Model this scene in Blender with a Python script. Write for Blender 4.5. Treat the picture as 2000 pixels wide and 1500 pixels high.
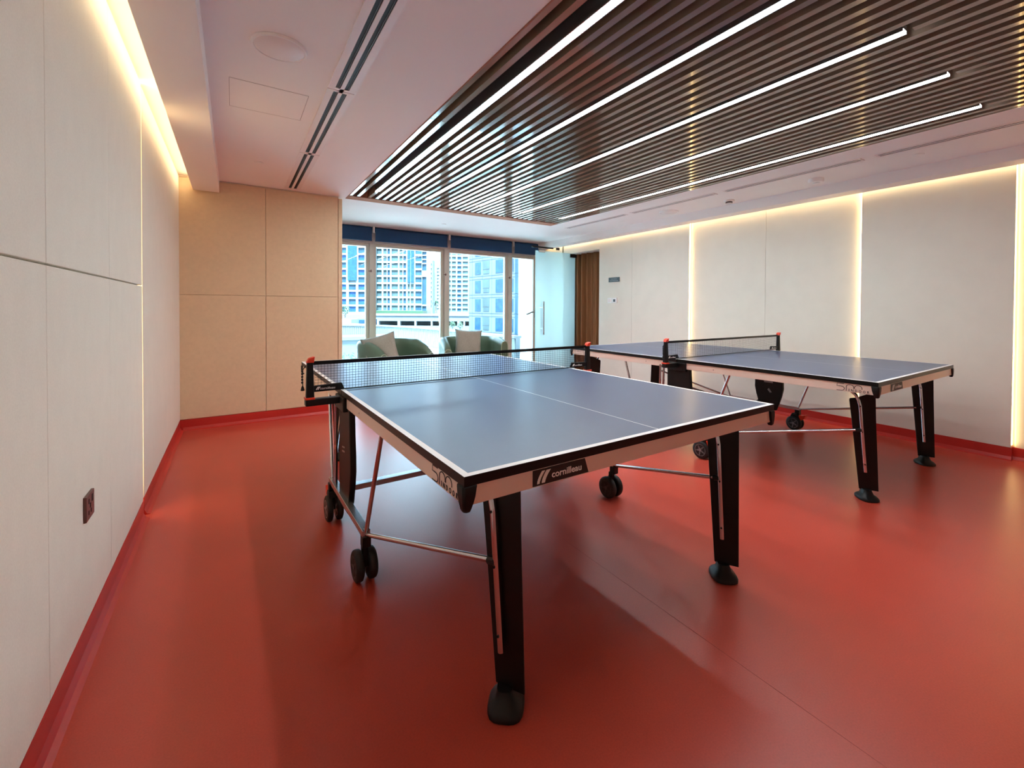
import bpy, bmesh, math, random
from math import sin, cos, pi, radians
from mathutils import Vector, Matrix

for o in list(bpy.data.objects):
    bpy.data.objects.remove(o, do_unlink=True)
S = bpy.context.scene
COL = S.collection

# ------------------------------------------------------------------ camera
F_PX, CX, CY = 859.35, 1022.3, 612.93
YAW, PITCH, ROLL, CAM_H = 0.5829, 0.0139, -0.0055, 1.1837
_f = Vector((sin(YAW)*cos(PITCH), cos(YAW)*cos(PITCH), -sin(PITCH)))
_r = Vector((cos(YAW), -sin(YAW), 0)); _d = _f.cross(_r)
R2 = cos(ROLL)*_r + sin(ROLL)*_d; D2 = -sin(ROLL)*_r + cos(ROLL)*_d
cam_data = bpy.data.cameras.new('camera')
cam = bpy.data.objects.new('camera', cam_data); COL.objects.link(cam)
cam.matrix_world = Matrix(((R2.x, -D2.x, -_f.x, 0), (R2.y, -D2.y, -_f.y, 0), (R2.z, -D2.z, -_f.z, CAM_H), (0, 0, 0, 1)))
cam_data.sensor_fit = 'HORIZONTAL'; cam_data.sensor_width = 36
cam_data.lens = 36*F_PX/2000
cam_data.shift_x = -(CX-1000)/2000
cam_data.shift_y = (CY-750)/2000
cam_data.clip_start = 0.02; cam_data.clip_end = 2000
S.camera = cam

# ------------------------------------------------------------------ world, light levels, exposure
SKY = 5.4            # brightness of the hazy white sky
LED = 23.5            # linear ceiling lamps
COVE = 4.6            # warm cove strips
SLOT = 7.5            # warm strips in the wall slots
world = bpy.data.worlds.new('world'); S.world = world
world.use_nodes = True
wn = world.node_tree.nodes; wl = world.node_tree.links
wn.clear()
w_out = wn.new('ShaderNodeOutputWorld'); w_bg = wn.new('ShaderNodeBackground')
w_tc = wn.new('ShaderNodeTexCoord'); w_sep = wn.new('ShaderNodeSeparateXYZ'); w_ramp = wn.new('ShaderNodeValToRGB')
w_ramp.color_ramp.elements[0].position = 0.0; w_ramp.color_ramp.elements[0].color = (.70, .90, 1.0, 1)
w_ramp.color_ramp.elements[1].position = 0.6; w_ramp.color_ramp.elements[1].color = (.48, .77, 1.0, 1)
wl.new(w_tc.outputs['Generated'], w_sep.inputs[0]); wl.new(w_sep.outputs['Z'], w_ramp.inputs[0])
wl.new(w_ramp.outputs[0], w_bg.inputs[0]); w_bg.inputs[1].default_value = SKY
wl.new(w_bg.outputs[0], w_out.inputs[0])
S.view_settings.view_transform = 'Standard'
S.view_settings.look = 'None'
S.view_settings.gamma = 1.0
S.view_settings.use_curve_mapping = False
S.view_settings.exposure = 1.0
try:
    c = S.cycles
    c.use_denoising = True; c.max_bounces = 12; c.diffuse_bounces = 8; c.glossy_bounces = 5
    c.transparent_max_bounces = 24; c.transmission_bounces = 6
    c.sample_clamp_indirect = 6.0; c.caustics_reflective = False; c.caustics_refractive = False
    c.blur_glossy = 0.5
except Exception:
    pass

def sun(name, rot, energy, color, ang):
    l = bpy.data.lights.new(name, 'SUN'); l.energy = energy; l.color = color; l.angle = radians(ang)
    o = bpy.data.objects.new(name, l); o.rotation_euler = rot; COL.objects.link(o); return o
# hazy daylight falling on the outside of the city, from behind the building
sun('sun', (radians(24), 0, radians(-30)), 34.0, (.70, .95, 1.0), 8)

# ------------------------------------------------------------------ materials
def rgb(r, g, b):
    def l(c):
        c /= 255
        return c/12.92 if c <= .04045 else ((c+.055)/1.055)**2.4
    return (l(r), l(g), l(b))
MATS = {}
def mat(name, col, rough=.6, metal=0., var=.06, scale=8., bump=0., bscale=120., spec=.5, coat=0., stretch=(1, 1, 1)):
    if name in MATS: return MATS[name]
    m = bpy.data.materials.new(name); m.use_nodes = True
    n = m.node_tree.nodes; l = m.node_tree.links; b = n['Principled BSDF']
    tc = n.new('ShaderNodeTexCoord'); mp = n.new('ShaderNodeMapping'); mp.inputs['Scale'].default_value = stretch
    l.new(tc.outputs['Object'], mp.inputs[0])
    nz = n.new('ShaderNodeTexNoise'); nz.inputs['Scale'].default_value = scale; nz.inputs['Detail'].default_value = 4
    l.new(mp.outputs[0], nz.inputs['Vector'])
    cr = n.new('ShaderNodeValToRGB')
    cr.color_ramp.elements[0].position = .3; cr.color_ramp.elements[1].position = .7
    cr.color_ramp.elements[0].color = (*[max(0, x*(1-var)) for x in col], 1)
    cr.color_ramp.elements[1].color = (*[min(1, x*(1+var)) for x in col], 1)
    l.new(nz.outputs[0], cr.inputs[0]); l.new(cr.outputs[0], b.inputs['Base Color'])
    b.inputs['Roughness'].default_value = rough; b.inputs['Metallic'].default_value = metal
    b.inputs['Specular IOR Level'].default_value = spec
    if coat: b.inputs['Coat Weight'].default_value = coat
    if bump:
        nb = n.new('ShaderNodeTexNoise'); nb.inputs['Scale'].default_value = bscale; nb.inputs['Detail'].default_value = 3
        l.new(mp.outputs[0], nb.inputs['Vector'])
        bp = n.new('ShaderNodeBump'); bp.inputs['Strength'].default_value = bump; bp.inputs['Distance'].default_value = .01
        l.new(nb.outputs[0], bp.inputs['Height']); l.new(bp.outputs[0], b.inputs['Normal'])
    MATS[name] = m; return m
def emit(name, col, strength):
    if name in MATS: return MATS[name]
    m = bpy.data.materials.new(name); m.use_nodes = True
    n = m.node_tree.nodes; l = m.node_tree.links; n.clear()
    e = n.new('ShaderNodeEmission'); o = n.new('ShaderNodeOutputMaterial')
    e.inputs[0].default_value = (*col, 1); e.inputs[1].default_value = strength
    l.new(e.outputs[0], o.inputs[0]); MATS[name] = m; return m
def glass(name, tint, ior=1.45, rough=0.0, extra=0.0):
    # thin pane: straight-through light plus a Fresnel mirror
    m = bpy.data.materials.new(name); m.use_nodes = True
    n = m.node_tree.nodes; l = m.node_tree.links; n.clear()
    t = n.new('ShaderNodeBsdfTransparent'); t.inputs[0].default_value = (*tint, 1)
    g = n.new('ShaderNodeBsdfGlossy'); g.inputs['Roughness'].default_value = rough
    fr = n.new('ShaderNodeFresnel'); fr.inputs['IOR'].default_value = ior
    ad = n.new('ShaderNodeMath'); ad.operation = 'ADD'; ad.inputs[1].default_value = extra; ad.use_clamp = True
    mx = n.new('ShaderNodeMixShader'); o = n.new('ShaderNodeOutputMaterial')
    l.new(fr.outputs[0], ad.inputs[0]); l.new(ad.outputs[0], mx.inputs[0])
    l.new(t.outputs[0], mx.inputs[1]); l.new(g.outputs[0], mx.inputs[2]); l.new(mx.outputs[0], o.inputs[0])
    MATS[name] = m; return m

M_FLOOR = mat('red_vinyl', rgb(188, 72, 56), .29, var=.07, scale=1.6, bump=.05, bscale=260, spec=.42)
def _speckle(m, amp):
    n = m.node_tree.nodes; l = m.node_tree.links; b = n['Principled BSDF']
    tc = n.new('ShaderNodeTexCoord')
    v = n.new('ShaderNodeTexNoise'); v.inputs['Scale'].default_value = 190; v.inputs['Detail'].default_value = 2
    l.new(tc.outputs['Object'], v.inputs['Vector'])
    r = n.new('ShaderNodeMapRange'); r.inputs[1].default_value = .3; r.inputs[2].default_value = .7
    r.inputs[3].default_value = 1-amp; r.inputs[4].default_value = 1+amp
    l.new(v.outputs[0], r.inputs[0])
    mx = n.new('ShaderNodeVectorMath'); mx.operation = 'SCALE'
    src = b.inputs['Base Color'].links[0].from_socket
    l.new(src, mx.inputs[0]); l.new(r.outputs[0], mx.inputs['Scale']); l.new(mx.outputs[0], b.inputs['Base Color'])
_speckle(M_FLOOR, .07)
M_SKIRT = mat('red_skirting', rgb(186, 44, 36), .4, var=.05, scale=3)
M_SEAM = mat('floor_seam', rgb(166, 62, 50), .6)
M_CEIL = mat('ceiling_paint', rgb(246, 240, 236), .9, var=.01, scale=2, spec=.2)
M_FAB = mat('cream_wall_fabric', rgb(236, 233, 220), .9, var=.015, scale=14, bump=.25, bscale=5, spec=.1, stretch=(1, 1, .6))
_speckle(M_FAB, .03)
M_FABR = mat('ivory_wall_panel', rgb(228, 223, 210), .85, var=.02, scale=6, bump=.05, bscale=60, spec=.15)
M_FABT = mat('tan_wall_fabric', rgb(222, 198, 164), .9, var=.03, scale=30, bump=.1, bscale=40, spec=.1)
M_GAP = mat('dark_joint', rgb(90, 78, 66), .9)
M_WALLB = mat('wall_backing', rgb(230, 215, 195), .9)
M_SLAT = mat('walnut_slat', rgb(140, 124, 108), .12, var=.1, scale=3, spec=.7, coat=.5, stretch=(6, .4, 1))
M_SLATB = mat('slat_backing', rgb(48, 31, 20), .8, var=.1)
M_TRIM = mat('walnut_trim', rgb(158, 112, 90), .9, var=.08, scale=5, spec=.05, stretch=(.5, 4, 1))
M_BLACK = mat('black_plastic', rgb(14, 13, 13), .45, var=.1, spec=.3)
M_BLK2 = mat('black_powder_coat', rgb(9, 8, 8), .38, var=.1, spec=.3)
M_RUB = mat('black_rubber', rgb(20, 19, 19), .6, var=.1)
M_RIM = mat('grey_rim', rgb(150, 148, 150), .35, metal=.4)
M_DRIM = mat('dark_rim', rgb(70, 66, 68), .4)
M_RED = mat('orange_red_plastic', rgb(226, 66, 40), .4)
M_CHROME = mat('chrome', rgb(205, 205, 210), .16, metal=1., var=.02)
M_STEEL = mat('galvanised_bar', rgb(196, 200, 208), .25, metal=.9, var=.03)
M_APRON = mat('silver_apron', rgb(232, 214, 200), .38, metal=.15, var=.02, scale=3)
M_BLUE = mat('blue_table_paint', rgb(64, 80, 112), .30, var=.05, scale=5, bump=.03, bscale=500, spec=.5)
M_LINE = mat('white_line', rgb(238, 238, 236), .5, var=.01)
M_NET = mat('net_cord', rgb(22, 26, 38), .8)
M_INK = mat('black_print', rgb(22, 20, 20), .5)
M_GREY = mat('grey_print', rgb(150, 150, 152), .5)
M_WHITE = mat('white_plastic', rgb(238, 238, 236), .4, var=.01)
M_VENT = mat('vent_white', rgb(238, 226, 222), .5, var=.01)
M_VDARK = mat('vent_dark', rgb(20, 17, 16), .7)
M_FRAME = mat('window_frame_paint', rgb(218, 210, 196), .5, var=.02)
M_BLIND = mat('navy_blind', rgb(20, 62, 104), .8, var=.08, scale=60, bump=.1, bscale=300)
M_GREEN = mat('green_leather', rgb(92, 112, 90), .34, var=.08, scale=4, bump=.06, bscale=90)
M_PIPE = mat('pale_green_piping', rgb(160, 176, 146), .5)
M_PILL = mat('taupe_linen', rgb(156, 150, 138), .9, var=.06, scale=50, bump=.4, bscale=14)
M_CURT = mat('brown_curtain', rgb(136, 94, 58), .8, var=.12, scale=6, bump=.1, bscale=300, stretch=(8, 8, .4))
M_SIGN = mat('slate_sign', rgb(44, 52, 58), .45)
M_BRONZE = mat('bronze_plate', rgb(112, 78, 72), .35, metal=.6)
M_HOLE = mat('socket_hole', rgb(30, 14, 12), .7)
M_GLASS = glass('window_glass', (.93, .985, 1.0), 1.33)
M_DGLASS = glass('door_glass', (.86, .97, .97), 1.45, 0.0, .0)
def frosted(name, tint, clear):
    m = bpy.data.materials.new(name); m.use_nodes = True
    n = m.node_tree.nodes; l = m.node_tree.links; n.clear()
    t = n.new('ShaderNodeBsdfTransparent'); t.inputs[0].default_value = (*tint, 1)
    a = n.new('ShaderNodeBsdfTranslucent'); a.inputs[0].default_value = (*tint, 1)
    g = n.new('ShaderNodeBsdfGlossy'); g.inputs['Roughness'].default_value = .05
    m1 = n.new('ShaderNodeMixShader'); m1.inputs[0].default_value = clear
    fr = n.new('ShaderNodeFresnel'); fr.inputs['IOR'].default_value = 1.35
    m2 = n.new('ShaderNodeMixShader'); o = n.new('ShaderNodeOutputMaterial')
    l.new(a.outputs[0], m1.inputs[1]); l.new(t.outputs[0], m1.inputs[2])
    l.new(fr.outputs[0], m2.inputs[0]); l.new(m1.outputs[0], m2.inputs[1]); l.new(g.outputs[0], m2.inputs[2]); l.new(m2.outputs[0], o.inputs[0])
    MATS[name] = m; return m
M_FROST = frosted('frosted_door_glass', (.90, .98, .97), .74)
M_GEDGE = mat('glass_edge', rgb(168, 200, 186), .3)
M_LED = emit('led_diffuser', (.95, .98, 1.0), LED)
M_COVE = emit('cove_strip', (1.0, .75, .44), COVE)
M_SLOT = emit('slot_strip', (1.0, .68, .30), SLOT)
# outdoors
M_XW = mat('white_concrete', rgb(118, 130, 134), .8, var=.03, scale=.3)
M_XB = mat('blue_tower_glass', rgb(38, 62, 80), .25, var=.25, scale=.25, spec=.15)
M_XB2 = mat('grey_tower_glass', rgb(62, 76, 80), .3, var=.25, scale=.4, spec=.15)
M_XB3 = mat('deep_blue_window', rgb(32, 62, 104), .25, var=.25, scale=1.2, spec=.15)
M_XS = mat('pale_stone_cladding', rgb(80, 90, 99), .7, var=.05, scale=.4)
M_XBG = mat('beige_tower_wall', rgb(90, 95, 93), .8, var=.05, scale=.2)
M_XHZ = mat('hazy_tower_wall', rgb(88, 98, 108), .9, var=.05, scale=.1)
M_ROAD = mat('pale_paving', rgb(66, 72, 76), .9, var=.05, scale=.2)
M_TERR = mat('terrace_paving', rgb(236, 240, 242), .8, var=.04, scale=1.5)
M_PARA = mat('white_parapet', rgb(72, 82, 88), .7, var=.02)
M_LEAF = mat('green_leaf', rgb(34, 60, 40), .6, var=.3, scale=6)
M_TRUNK = mat('palm_trunk', rgb(80, 70, 60), .9, var=.2)
M_CARW = mat('white_car_paint', rgb(232, 234, 238), .3, var=.01)
M_CARG = mat('grey_car_paint', rgb(120, 130, 146), .3, var=.01)
M_CARGL = mat('car_window', rgb(40, 54, 66), .15)

# ------------------------------------------------------------------ mesh helpers
class MB:
    def __init__(s): s.bm = bmesh.new(); s.mi = 0
    def _faces(s, vs, fs):
        out = []
        for f in fs:
            try:
                F = s.bm.faces.new([vs[i] for i in f]); F.material_index = s.mi; out.append(F)
            except ValueError: pass
        return out
    def box(s, x0, x1, y0, y1, z0, z1):
        x0, x1 = min(x0, x1), max(x0, x1); y0, y1 = min(y0, y1), max(y0, y1); z0, z1 = min(z0, z1), max(z0, z1)
        v = [s.bm.verts.new(p) for p in ((x0,y0,z0),(x1,y0,z0),(x1,y1,z0),(x0,y1,z0),(x0,y0,z1),(x1,y0,z1),(x1,y1,z1),(x0,y1,z1))]
        s._faces(v, ((3,2,1,0),(4,5,6,7),(0,1,5,4),(1,2,6,5),(2,3,7,6),(3,0,4,7))); return s
    def hexa(s, bot, top):
        v = [s.bm.verts.new(p) for p in list(bot)+list(top)]; n = len(bot)
        s._faces(v, [tuple(reversed(range(n))), tuple(range(n, 2*n))]+[(i, (i+1) % n, n+(i+1) % n, n+i) for i in range(n)]); return s
    def loft(s, rings, cap=True):
        R = [[s.bm.verts.new(p) for p in r] for r in rings]; n = len(R[0])
        for a, b in zip(R, R[1:]):
            for i in range(n):
                F = s.bm.faces.new((a[i], a[(i+1) % n], b[(i+1) % n], b[i])); F.material_index = s.mi
        if cap:
            for r in (R[0][::-1], R[-1]):
                F = s.bm.faces.new(r); F.material_index = s.mi
        return s
    def tube(s, pts, r, n=10):
        pts = [Vector(p) for p in pts]; rings = []; up = None
        for i, p in enumerate(pts):
            d = (pts[min(i+1, len(pts)-1)] - pts[max(i-1, 0)]).normalized()
            if up is None:
                up = d.orthogonal().normalized()
            else:
                up = (up - d*up.dot(d)).normalized()
            b = d.cross(up); rr = r[i] if isinstance(r, (list, tuple)) else r
            rings.append([p + rr*(cos(2*pi*k/n)*up + sin(2*pi*k/n)*b) for k in range(n)])
        return s.loft(rings)
    def bar(s, a, b, w, h, up=(0, 0, 1)):
        a, b = Vector(a), Vector(b); d = (b-a).normalized(); u = Vector(up); u = (u-d*u.dot(d)).normalized(); q = d.cross(u)
        R = [[p + q*sx*w/2 + u*sz*h/2 for sx, sz in ((-1,-1),(1,-1),(1,1),(-1,1))] for p in (a, b)]
        return s.loft(R)
    def disc(s, c, axis, r, t, n=28, r2=None):
        c = Vector(c); a = Vector(axis).normalized(); u = a.orthogonal().normalized(); b = a.cross(u); r2 = r if r2 is None else r2
        return s.loft([[c + a*tt + rr*(cos(2*pi*k/n)*u + sin(2*pi*k/n)*b) for k in range(n)] for tt, rr in ((-t/2, r), (t/2, r2))])
    def lathe(s, c, axis, prof, n=32):
        c = Vector(c); a = Vector(axis).normalized(); u = a.orthogonal().normalized(); b = a.cross(u)
        return s.loft([[c + a*h + r*(cos(2*pi*k/n)*u + sin(2*pi*k/n)*b) for k in range(n)] for r, h in prof])
    def prism(s, poly, axis, t0, t1):
        f = {0: lambda p, t: (t, p[0], p[1]), 1: lambda p, t: (p[0], t, p[1]), 2: lambda p, t: (p[0], p[1], t)}[axis]
        return s.loft([[f(p, t0) for p in poly], [f(p, t1) for p in poly]])
    def quad(s, *p):
        v = [s.bm.verts.new(q) for q in p]; F = s.bm.faces.new(v); F.material_index = s.mi; return s
    def build(s, name, mats, parent=None, smooth=False, bevel=0, recalc=True):
        if recalc: bmesh.ops.recalc_face_normals(s.bm, faces=s.bm.faces[:])
        me = bpy.data.meshes.new(name); s.bm.to_mesh(me); s.bm.free()
        for m in (mats if isinstance(mats, (list, tuple)) else [mats]): me.materials.append(m)
        if smooth:
            for p in me.polygons: p.use_smooth = True
        o = bpy.data.objects.new(name, me); COL.objects.link(o)
        if parent: o.parent = parent
        if bevel:
            b = o.modifiers.new('bevel', 'BEVEL'); b.width = bevel; b.segments = 2; b.limit_method = 'ANGLE'; b.angle_limit = radians(40)
            for p in me.polygons: p.use_smooth = True
            b.harden_normals = True
        return o
def smooth_angle(o, ang=35):
    for p in o.data.polygons: p.use_smooth = True
    me = o.data
    bm = bmesh.new(); bm.from_mesh(me)
    for e in bm.edges:
        if len(e.link_faces) == 2 and e.calc_face_angle(0) > radians(ang): e.smooth = False
    bm.to_mesh(me); bm.free(); return o
def empty(name, loc=(0, 0, 0), rz=0):
    o = bpy.data.objects.new(name, None); o.location = loc; o.rotation_euler = (0, 0, rz); o.empty_display_size = .1
    COL.objects.link(o); return o
def tag(o, label=None, cat=None, group=None, kind=None):
    if label: o['label'] = label
    if cat: o['category'] = cat
    if group: o['group'] = group
    if kind: o['kind'] = kind
    return o
def struct(o, label=None):
    o['kind'] = 'structure'
    if label: o['label'] = label
    o['category'] = 'room'
    return o
def kids(o): return [c for c in ALLKIDS.get(o.name, [])]
def copy_tree(o, parent=None):
    c = o.copy(); COL.objects.link(c)
    if parent: c.parent = parent
    for ch in [x for x in bpy.data.objects if x.parent == o]:
        copy_tree(ch, c)
    return c
def text_mesh(txt, size, depth=.0008, offset=0.0, spacing=1.0, mi=0):
    cu = bpy.data.curves.new('t', 'FONT'); cu.body = txt; cu.size = size; cu.extrude = depth/2; cu.offset = offset
    cu.space_character = spacing; cu.resolution_u = 3
    o = bpy.data.objects.new('t', cu); COL.objects.link(o)
    dg = bpy.context.evaluated_depsgraph_get(); dg.update()
    me = bpy.data.meshes.new_from_object(o.evaluated_get(dg))
    bpy.data.objects.remove(o, do_unlink=True); bpy.data.curves.remove(cu)
    return me
def place_text(mb, txt, size, M, width=None, offset=0.0, spacing=1.0):
    """letters of TXT laid with matrix M (x = reading direction, y = up) into MB"""
    me = text_mesh(txt, size, offset=offset, spacing=spacing)
    xs = [v.co.x for v in me.vertices]; x0, x1 = min(xs), max(xs)
    k = (width/(x1-x0)) if width else 1.0
    n0 = len(mb.bm.verts); mb.bm.from_mesh(me); mb.bm.verts.ensure_lookup_table()
    for v in mb.bm.verts[n0:]:
        v.co = M @ Vector(((v.co.x-x0)*k, v.co.y, v.co.z))
    for f in mb.bm.faces:
        if all(vv.index >= n0 or vv.index == -1 for vv in f.verts): pass
    bpy.data.meshes.remove(me)
def stroke(mb, pts, w, M, t=.0008):
    """flat ribbon along pts (2-D), mapped by M"""
    P = [Vector((p[0], p[1], 0)) for p in pts]; L = []
    for i, p in enumerate(P):
        a = P[max(i-1, 0)]; b = P[min(i+1, len(P)-1)]; d = (b-a).normalized(); n = Vector((-d.y, d.x, 0))
        L.append((p+n*w/2, p-n*w/2))
    for (a1, b1), (a2, b2) in zip(L, L[1:]):
        q = [a1, b1, b2, a2]
        mb.hexa([M @ (v - Vector((0, 0, t/2))) for v in q], [M @ (v + Vector((0, 0, t/2))) for v in q])

# ------------------------------------------------------------------ room constants
XL, XR = -.42, 5.115          # faces of the left and right wall panels
YB, YW = 5.25, 7.0            # back stub wall, window wall
YN = -2.6                     # wall behind the camera
ZC = 2.41
BH = .10                      # skirting height

# floor
mb = MB(); mb.box(-.7, 5.9, YN-.2, 7.25, -.12, 0)
mb.mi = 1
mb.box(1.405, 1.407, YN, 1.75, 0, .0005)
struct(mb.build('floor', [M_FLOOR, M_SEAM]), 'red vinyl floor with a thin welded seam')

# ceiling: slabs round the slatted recess
SX0, SX1, SY0, SY1 = 1.065, 3.96, -1.2, 5.28
mb = MB()
mb.box(-.11, SX0, YN-.1, YB, ZC, ZC+.3)
mb.box(SX1, 4.88, YN-.1, YB, ZC, ZC+.3)
mb.box(SX0, SX1, YN-.1, SY0, ZC, ZC+.3)
mb.box(-.7, 5.9, YB+.03, 7.3, ZC, ZC+.3)
mb.box(-.11, SX0, YB, YB+.03, ZC, ZC+.3); mb.box(SX1, 4.88, YB, YB+.03, ZC, ZC+.3)
mb.box(-.7, -.11, YN-.1, YB+.03, ZC+.012, ZC+.3)     # over the left cove
mb.box(4.88, 5.9, YN-.1, YB+.03, ZC+.012, ZC+.3)     # over the right cove
mb.box(SX0-.05, SX1+.05, SY0-.05, SY1+.05, ZC+.3, ZC+.34)
struct(mb.build('ceiling', M_CEIL), 'pinkish white plaster ceiling')
mb = MB(); mb.box(-.318, -.11, YN, YB-.012, 2.289, ZC+.02)
o = struct(mb.build('trim_1', M_CEIL, bevel=.003), 'plaster bulkhead hiding the cove light over the cream fabric wall')
mb = MB(); mb.box(4.88, 5.05, YN, 7.0, 2.306, ZC+.02)
o = struct(mb.build('trim_2', M_CEIL, bevel=.003), 'plaster bulkhead hiding the cove light over the ivory panelled wall')

# cove strips (real LED tape on the bulkheads' wall side)
mb = MB(); mb.box(-.3195, -.3181, YN+.1, YB-.05, 2.325, 2.375)
tag(mb.build('cove_light_strip', M_COVE), 'warm light strip hidden in the cove above the cream fabric wall', 'light strip')
mb = MB(); mb.box(5.0501, 5.0515, YN+.1, 6.9, 2.33, 2.36)
tag(mb.build('cove_light_strip', M_COVE), 'warm light strip hidden in the cove above the ivory panels', 'light strip')

# left wall
wl_root = struct(MB().box(-.62, XL-.035, YN-.1, YB+.1, 0, ZC+.02).build('wall_left', M_WALLB), 'cream fabric panelled wall with a lit vertical slot')
ys = [YN, -1.55, -.2, .75, 1.697, 2.42, 3.185]
G = .0012
for a, b in zip(ys, ys[1:]):
    for z0, z1 in ((BH, 1.2925), (1.2945, 2.405)):
        MB().box(XL-.035, XL, a+G, b-G, z0+G, z1-G).build('wall_panel', M_FAB, wl_root, bevel=.003)
MB().box(XL-.045, XL-.004, 3.235, YB-.002, BH, 2.405).build('wall_panel', M_FABR, wl_root, bevel=.004)
# slot light between the two fields
mb = MB(); mb.box(XL-.034, XL-.0325, 3.190, 3.230, .12, 2.40)
tag(mb.build('slot_light_strip', M_SLOT), 'warm vertical light strip in the slot of the cream fabric wall', 'light strip')
mb = MB(); mb.box(XL-.03, XL+.002, YN, 3.183, 0, BH); mb.box(XL-.03, XL-.003, 3.238, YB-.002, 0, BH)
mb.prism([(XL+.002, 0), (XL+.028, 0), (XL+.012, .008), (XL+.002, .03)], 1, YN, 3.183)
mb.prism([(XL-.003, 0), (XL+.024, 0), (XL+.008, .008), (XL-.003, .03)], 1, 3.238, YB-.002)
struct(mb.build('baseboard_left', M_SKIRT), 'red coved skirting under the cream fabric wall')

# back stub wall
wb = struct(MB().box(-.62, .985, YB+.02, YB+.12, 0, ZC+.02).build('wall_back', M_WALLB), 'tan fabric panelled wall beside the window bay')
for x0, x1 in ((XL-.03, .28), (.28, .978)):
    for z0, z1 in ((BH, 1.2905), (1.2905, 2.398)):
        MB().box(x0+G, x1-G, YB, YB+.02, z0+G, z1-G).build('wall_panel', M_FABT, wb, bevel=.004)
MB().box(.981, 1.022, YB-.001, YB+.12, 0.0, 2.39).build('corner_panel', M_FABT, wb, bevel=.003)
mb = MB(); mb.box(-.43, .98, YB-.008, YB+.02, 0, BH); mb.prism([(YB-.008, 0), (YB-.035, 0), (YB-.02, .008), (YB-.008, .03)], 0, -.40, .98)
struct(mb.build('baseboard_back', M_SKIRT), 'red coved skirting under the tan wall')
struct(MB().box(1.0, 1.022, YB+.12, YW+.05, 0, ZC).build('trim_3', M_FABR), 'side face of the window bay')

# right wall: two raised fields, two recessed lit fields, curtain opening
wr = struct(MB().box(5.16, 5.3, YN-.1, 5.50, 0, ZC+.02).build('wall_right', M_WALLB), 'ivory panelled wall with warm vertical light slots')
mbx = MB(); mbx.box(5.116, 5.3, 5.462, 6.45, 2.17, ZC+.02); mbx.box(5.116, 5.3, 6.42, 7.1, 0, ZC+.02)
mbx.build('wall_return', M_FABR, wr)
def rpan(y0, y1, x, xb=5.16):
    MB().box(x, xb, y0+G, y1-G, BH, 2.40).build('wall_panel', M_FABR, wr, bevel=.002)
rpan(3.722, 4.735, XR); rpan(4.735, 5.462, XR)
rpan(1.79, 2.72, XR+.036); rpan(2.72, 3.71, XR+.036)
rpan(.765, 1.78, XR)
rpan(-.2, .75, XR+.036); rpan(-1.2, -.2, XR+.036); rpan(YN, -1.2, XR)
for y0, y1, what in ((3.7195, 3.721, 'warm vertical light strip beyond the net of the second table'),
                     (1.7815, 1.783, 'warm vertical light strip on the window side of the raised panel behind the second table'),
                     (.762, .7635, 'warm vertical light strip on the panel edge farthest from the windows')):
    mb = MB(); mb.box(XR+.010, XR+.030, y0, y1, .12, 2.38)
    tag(mb.build('slot_light_strip', M_SLOT), what, 'light strip', 'light strips of the ivory panelled wall')
mb = MB()
def skr(y0, y1, x):
    mb.box(x-.004, x+.04, y0, y1, 0, BH); mb.prism([(x-.004, 0), (x-.03, 0), (x-.014, .008), (x-.004, .03)], 1, y0, y1)
skr(3.715, 5.462, XR); skr(1.785, 3.715, XR+.036); skr(.76, 1.785, XR); skr(-1.2, .76, XR+.036); skr(YN, -1.2, XR); skr(6.42, 7.0, XR)
struct(mb.build('baseboard_right', M_SKIRT), 'red coved skirting under the ivory panelled wall')
# curtain niche
mb = MB(); mb.box(5.60, 5.7, 5.3, 6.6, 0, 2.3); mb.box(5.3, 5.7, 5.40, 5.462, 0, 2.3); mb.box(5.3, 5.7, 6.42, 6.5, 0, 2.3); mb.box(5.3, 5.7, 5.4, 6.5, 2.17, 2.3)
struct(mb.build('wall_niche', M_FABR), 'recess behind the brown curtain')
mb = MB(); N = 150; y0, y1 = 5.47, 6.41
front, back = [], []
for i in range(N+1):
    y = y0+(y1-y0)*i/N; a = i/N*2*pi*6.0
    x = 5.33 + .075*sin(a+.5*sin(a)) + .02*sin(2.3*a+1)
    front.append((x, y)); back.append((x+.006, y))
for k, (za, zb) in enumerate(((.02, .8), (.8, 1.6), (1.6, 2.165))):
    for i in range(N):
        (xa, ya), (xb, yb) = front[i], front[i+1]
        mb.quad((xa, ya, za), (xb, yb, za), (xb, yb, zb), (xa, ya, zb))
bmesh.ops.remove_doubles(mb.bm, verts=mb.bm.verts[:], dist=1e-5)
o = mb.build('curtain', M_CURT, smooth=True)
sd = o.modifiers.new('thick', 'SOLIDIFY'); sd.thickness = .004
tag(o, 'brown pleated curtain hanging in the wall opening by the glass door', 'curtain')

# wall behind the camera
struct(MB().box(-.7, 5.9, YN-.3, YN-.02, 0, ZC+.1).build('wall_near', M_FABR), 'plain ivory wall opposite the windows')

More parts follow.
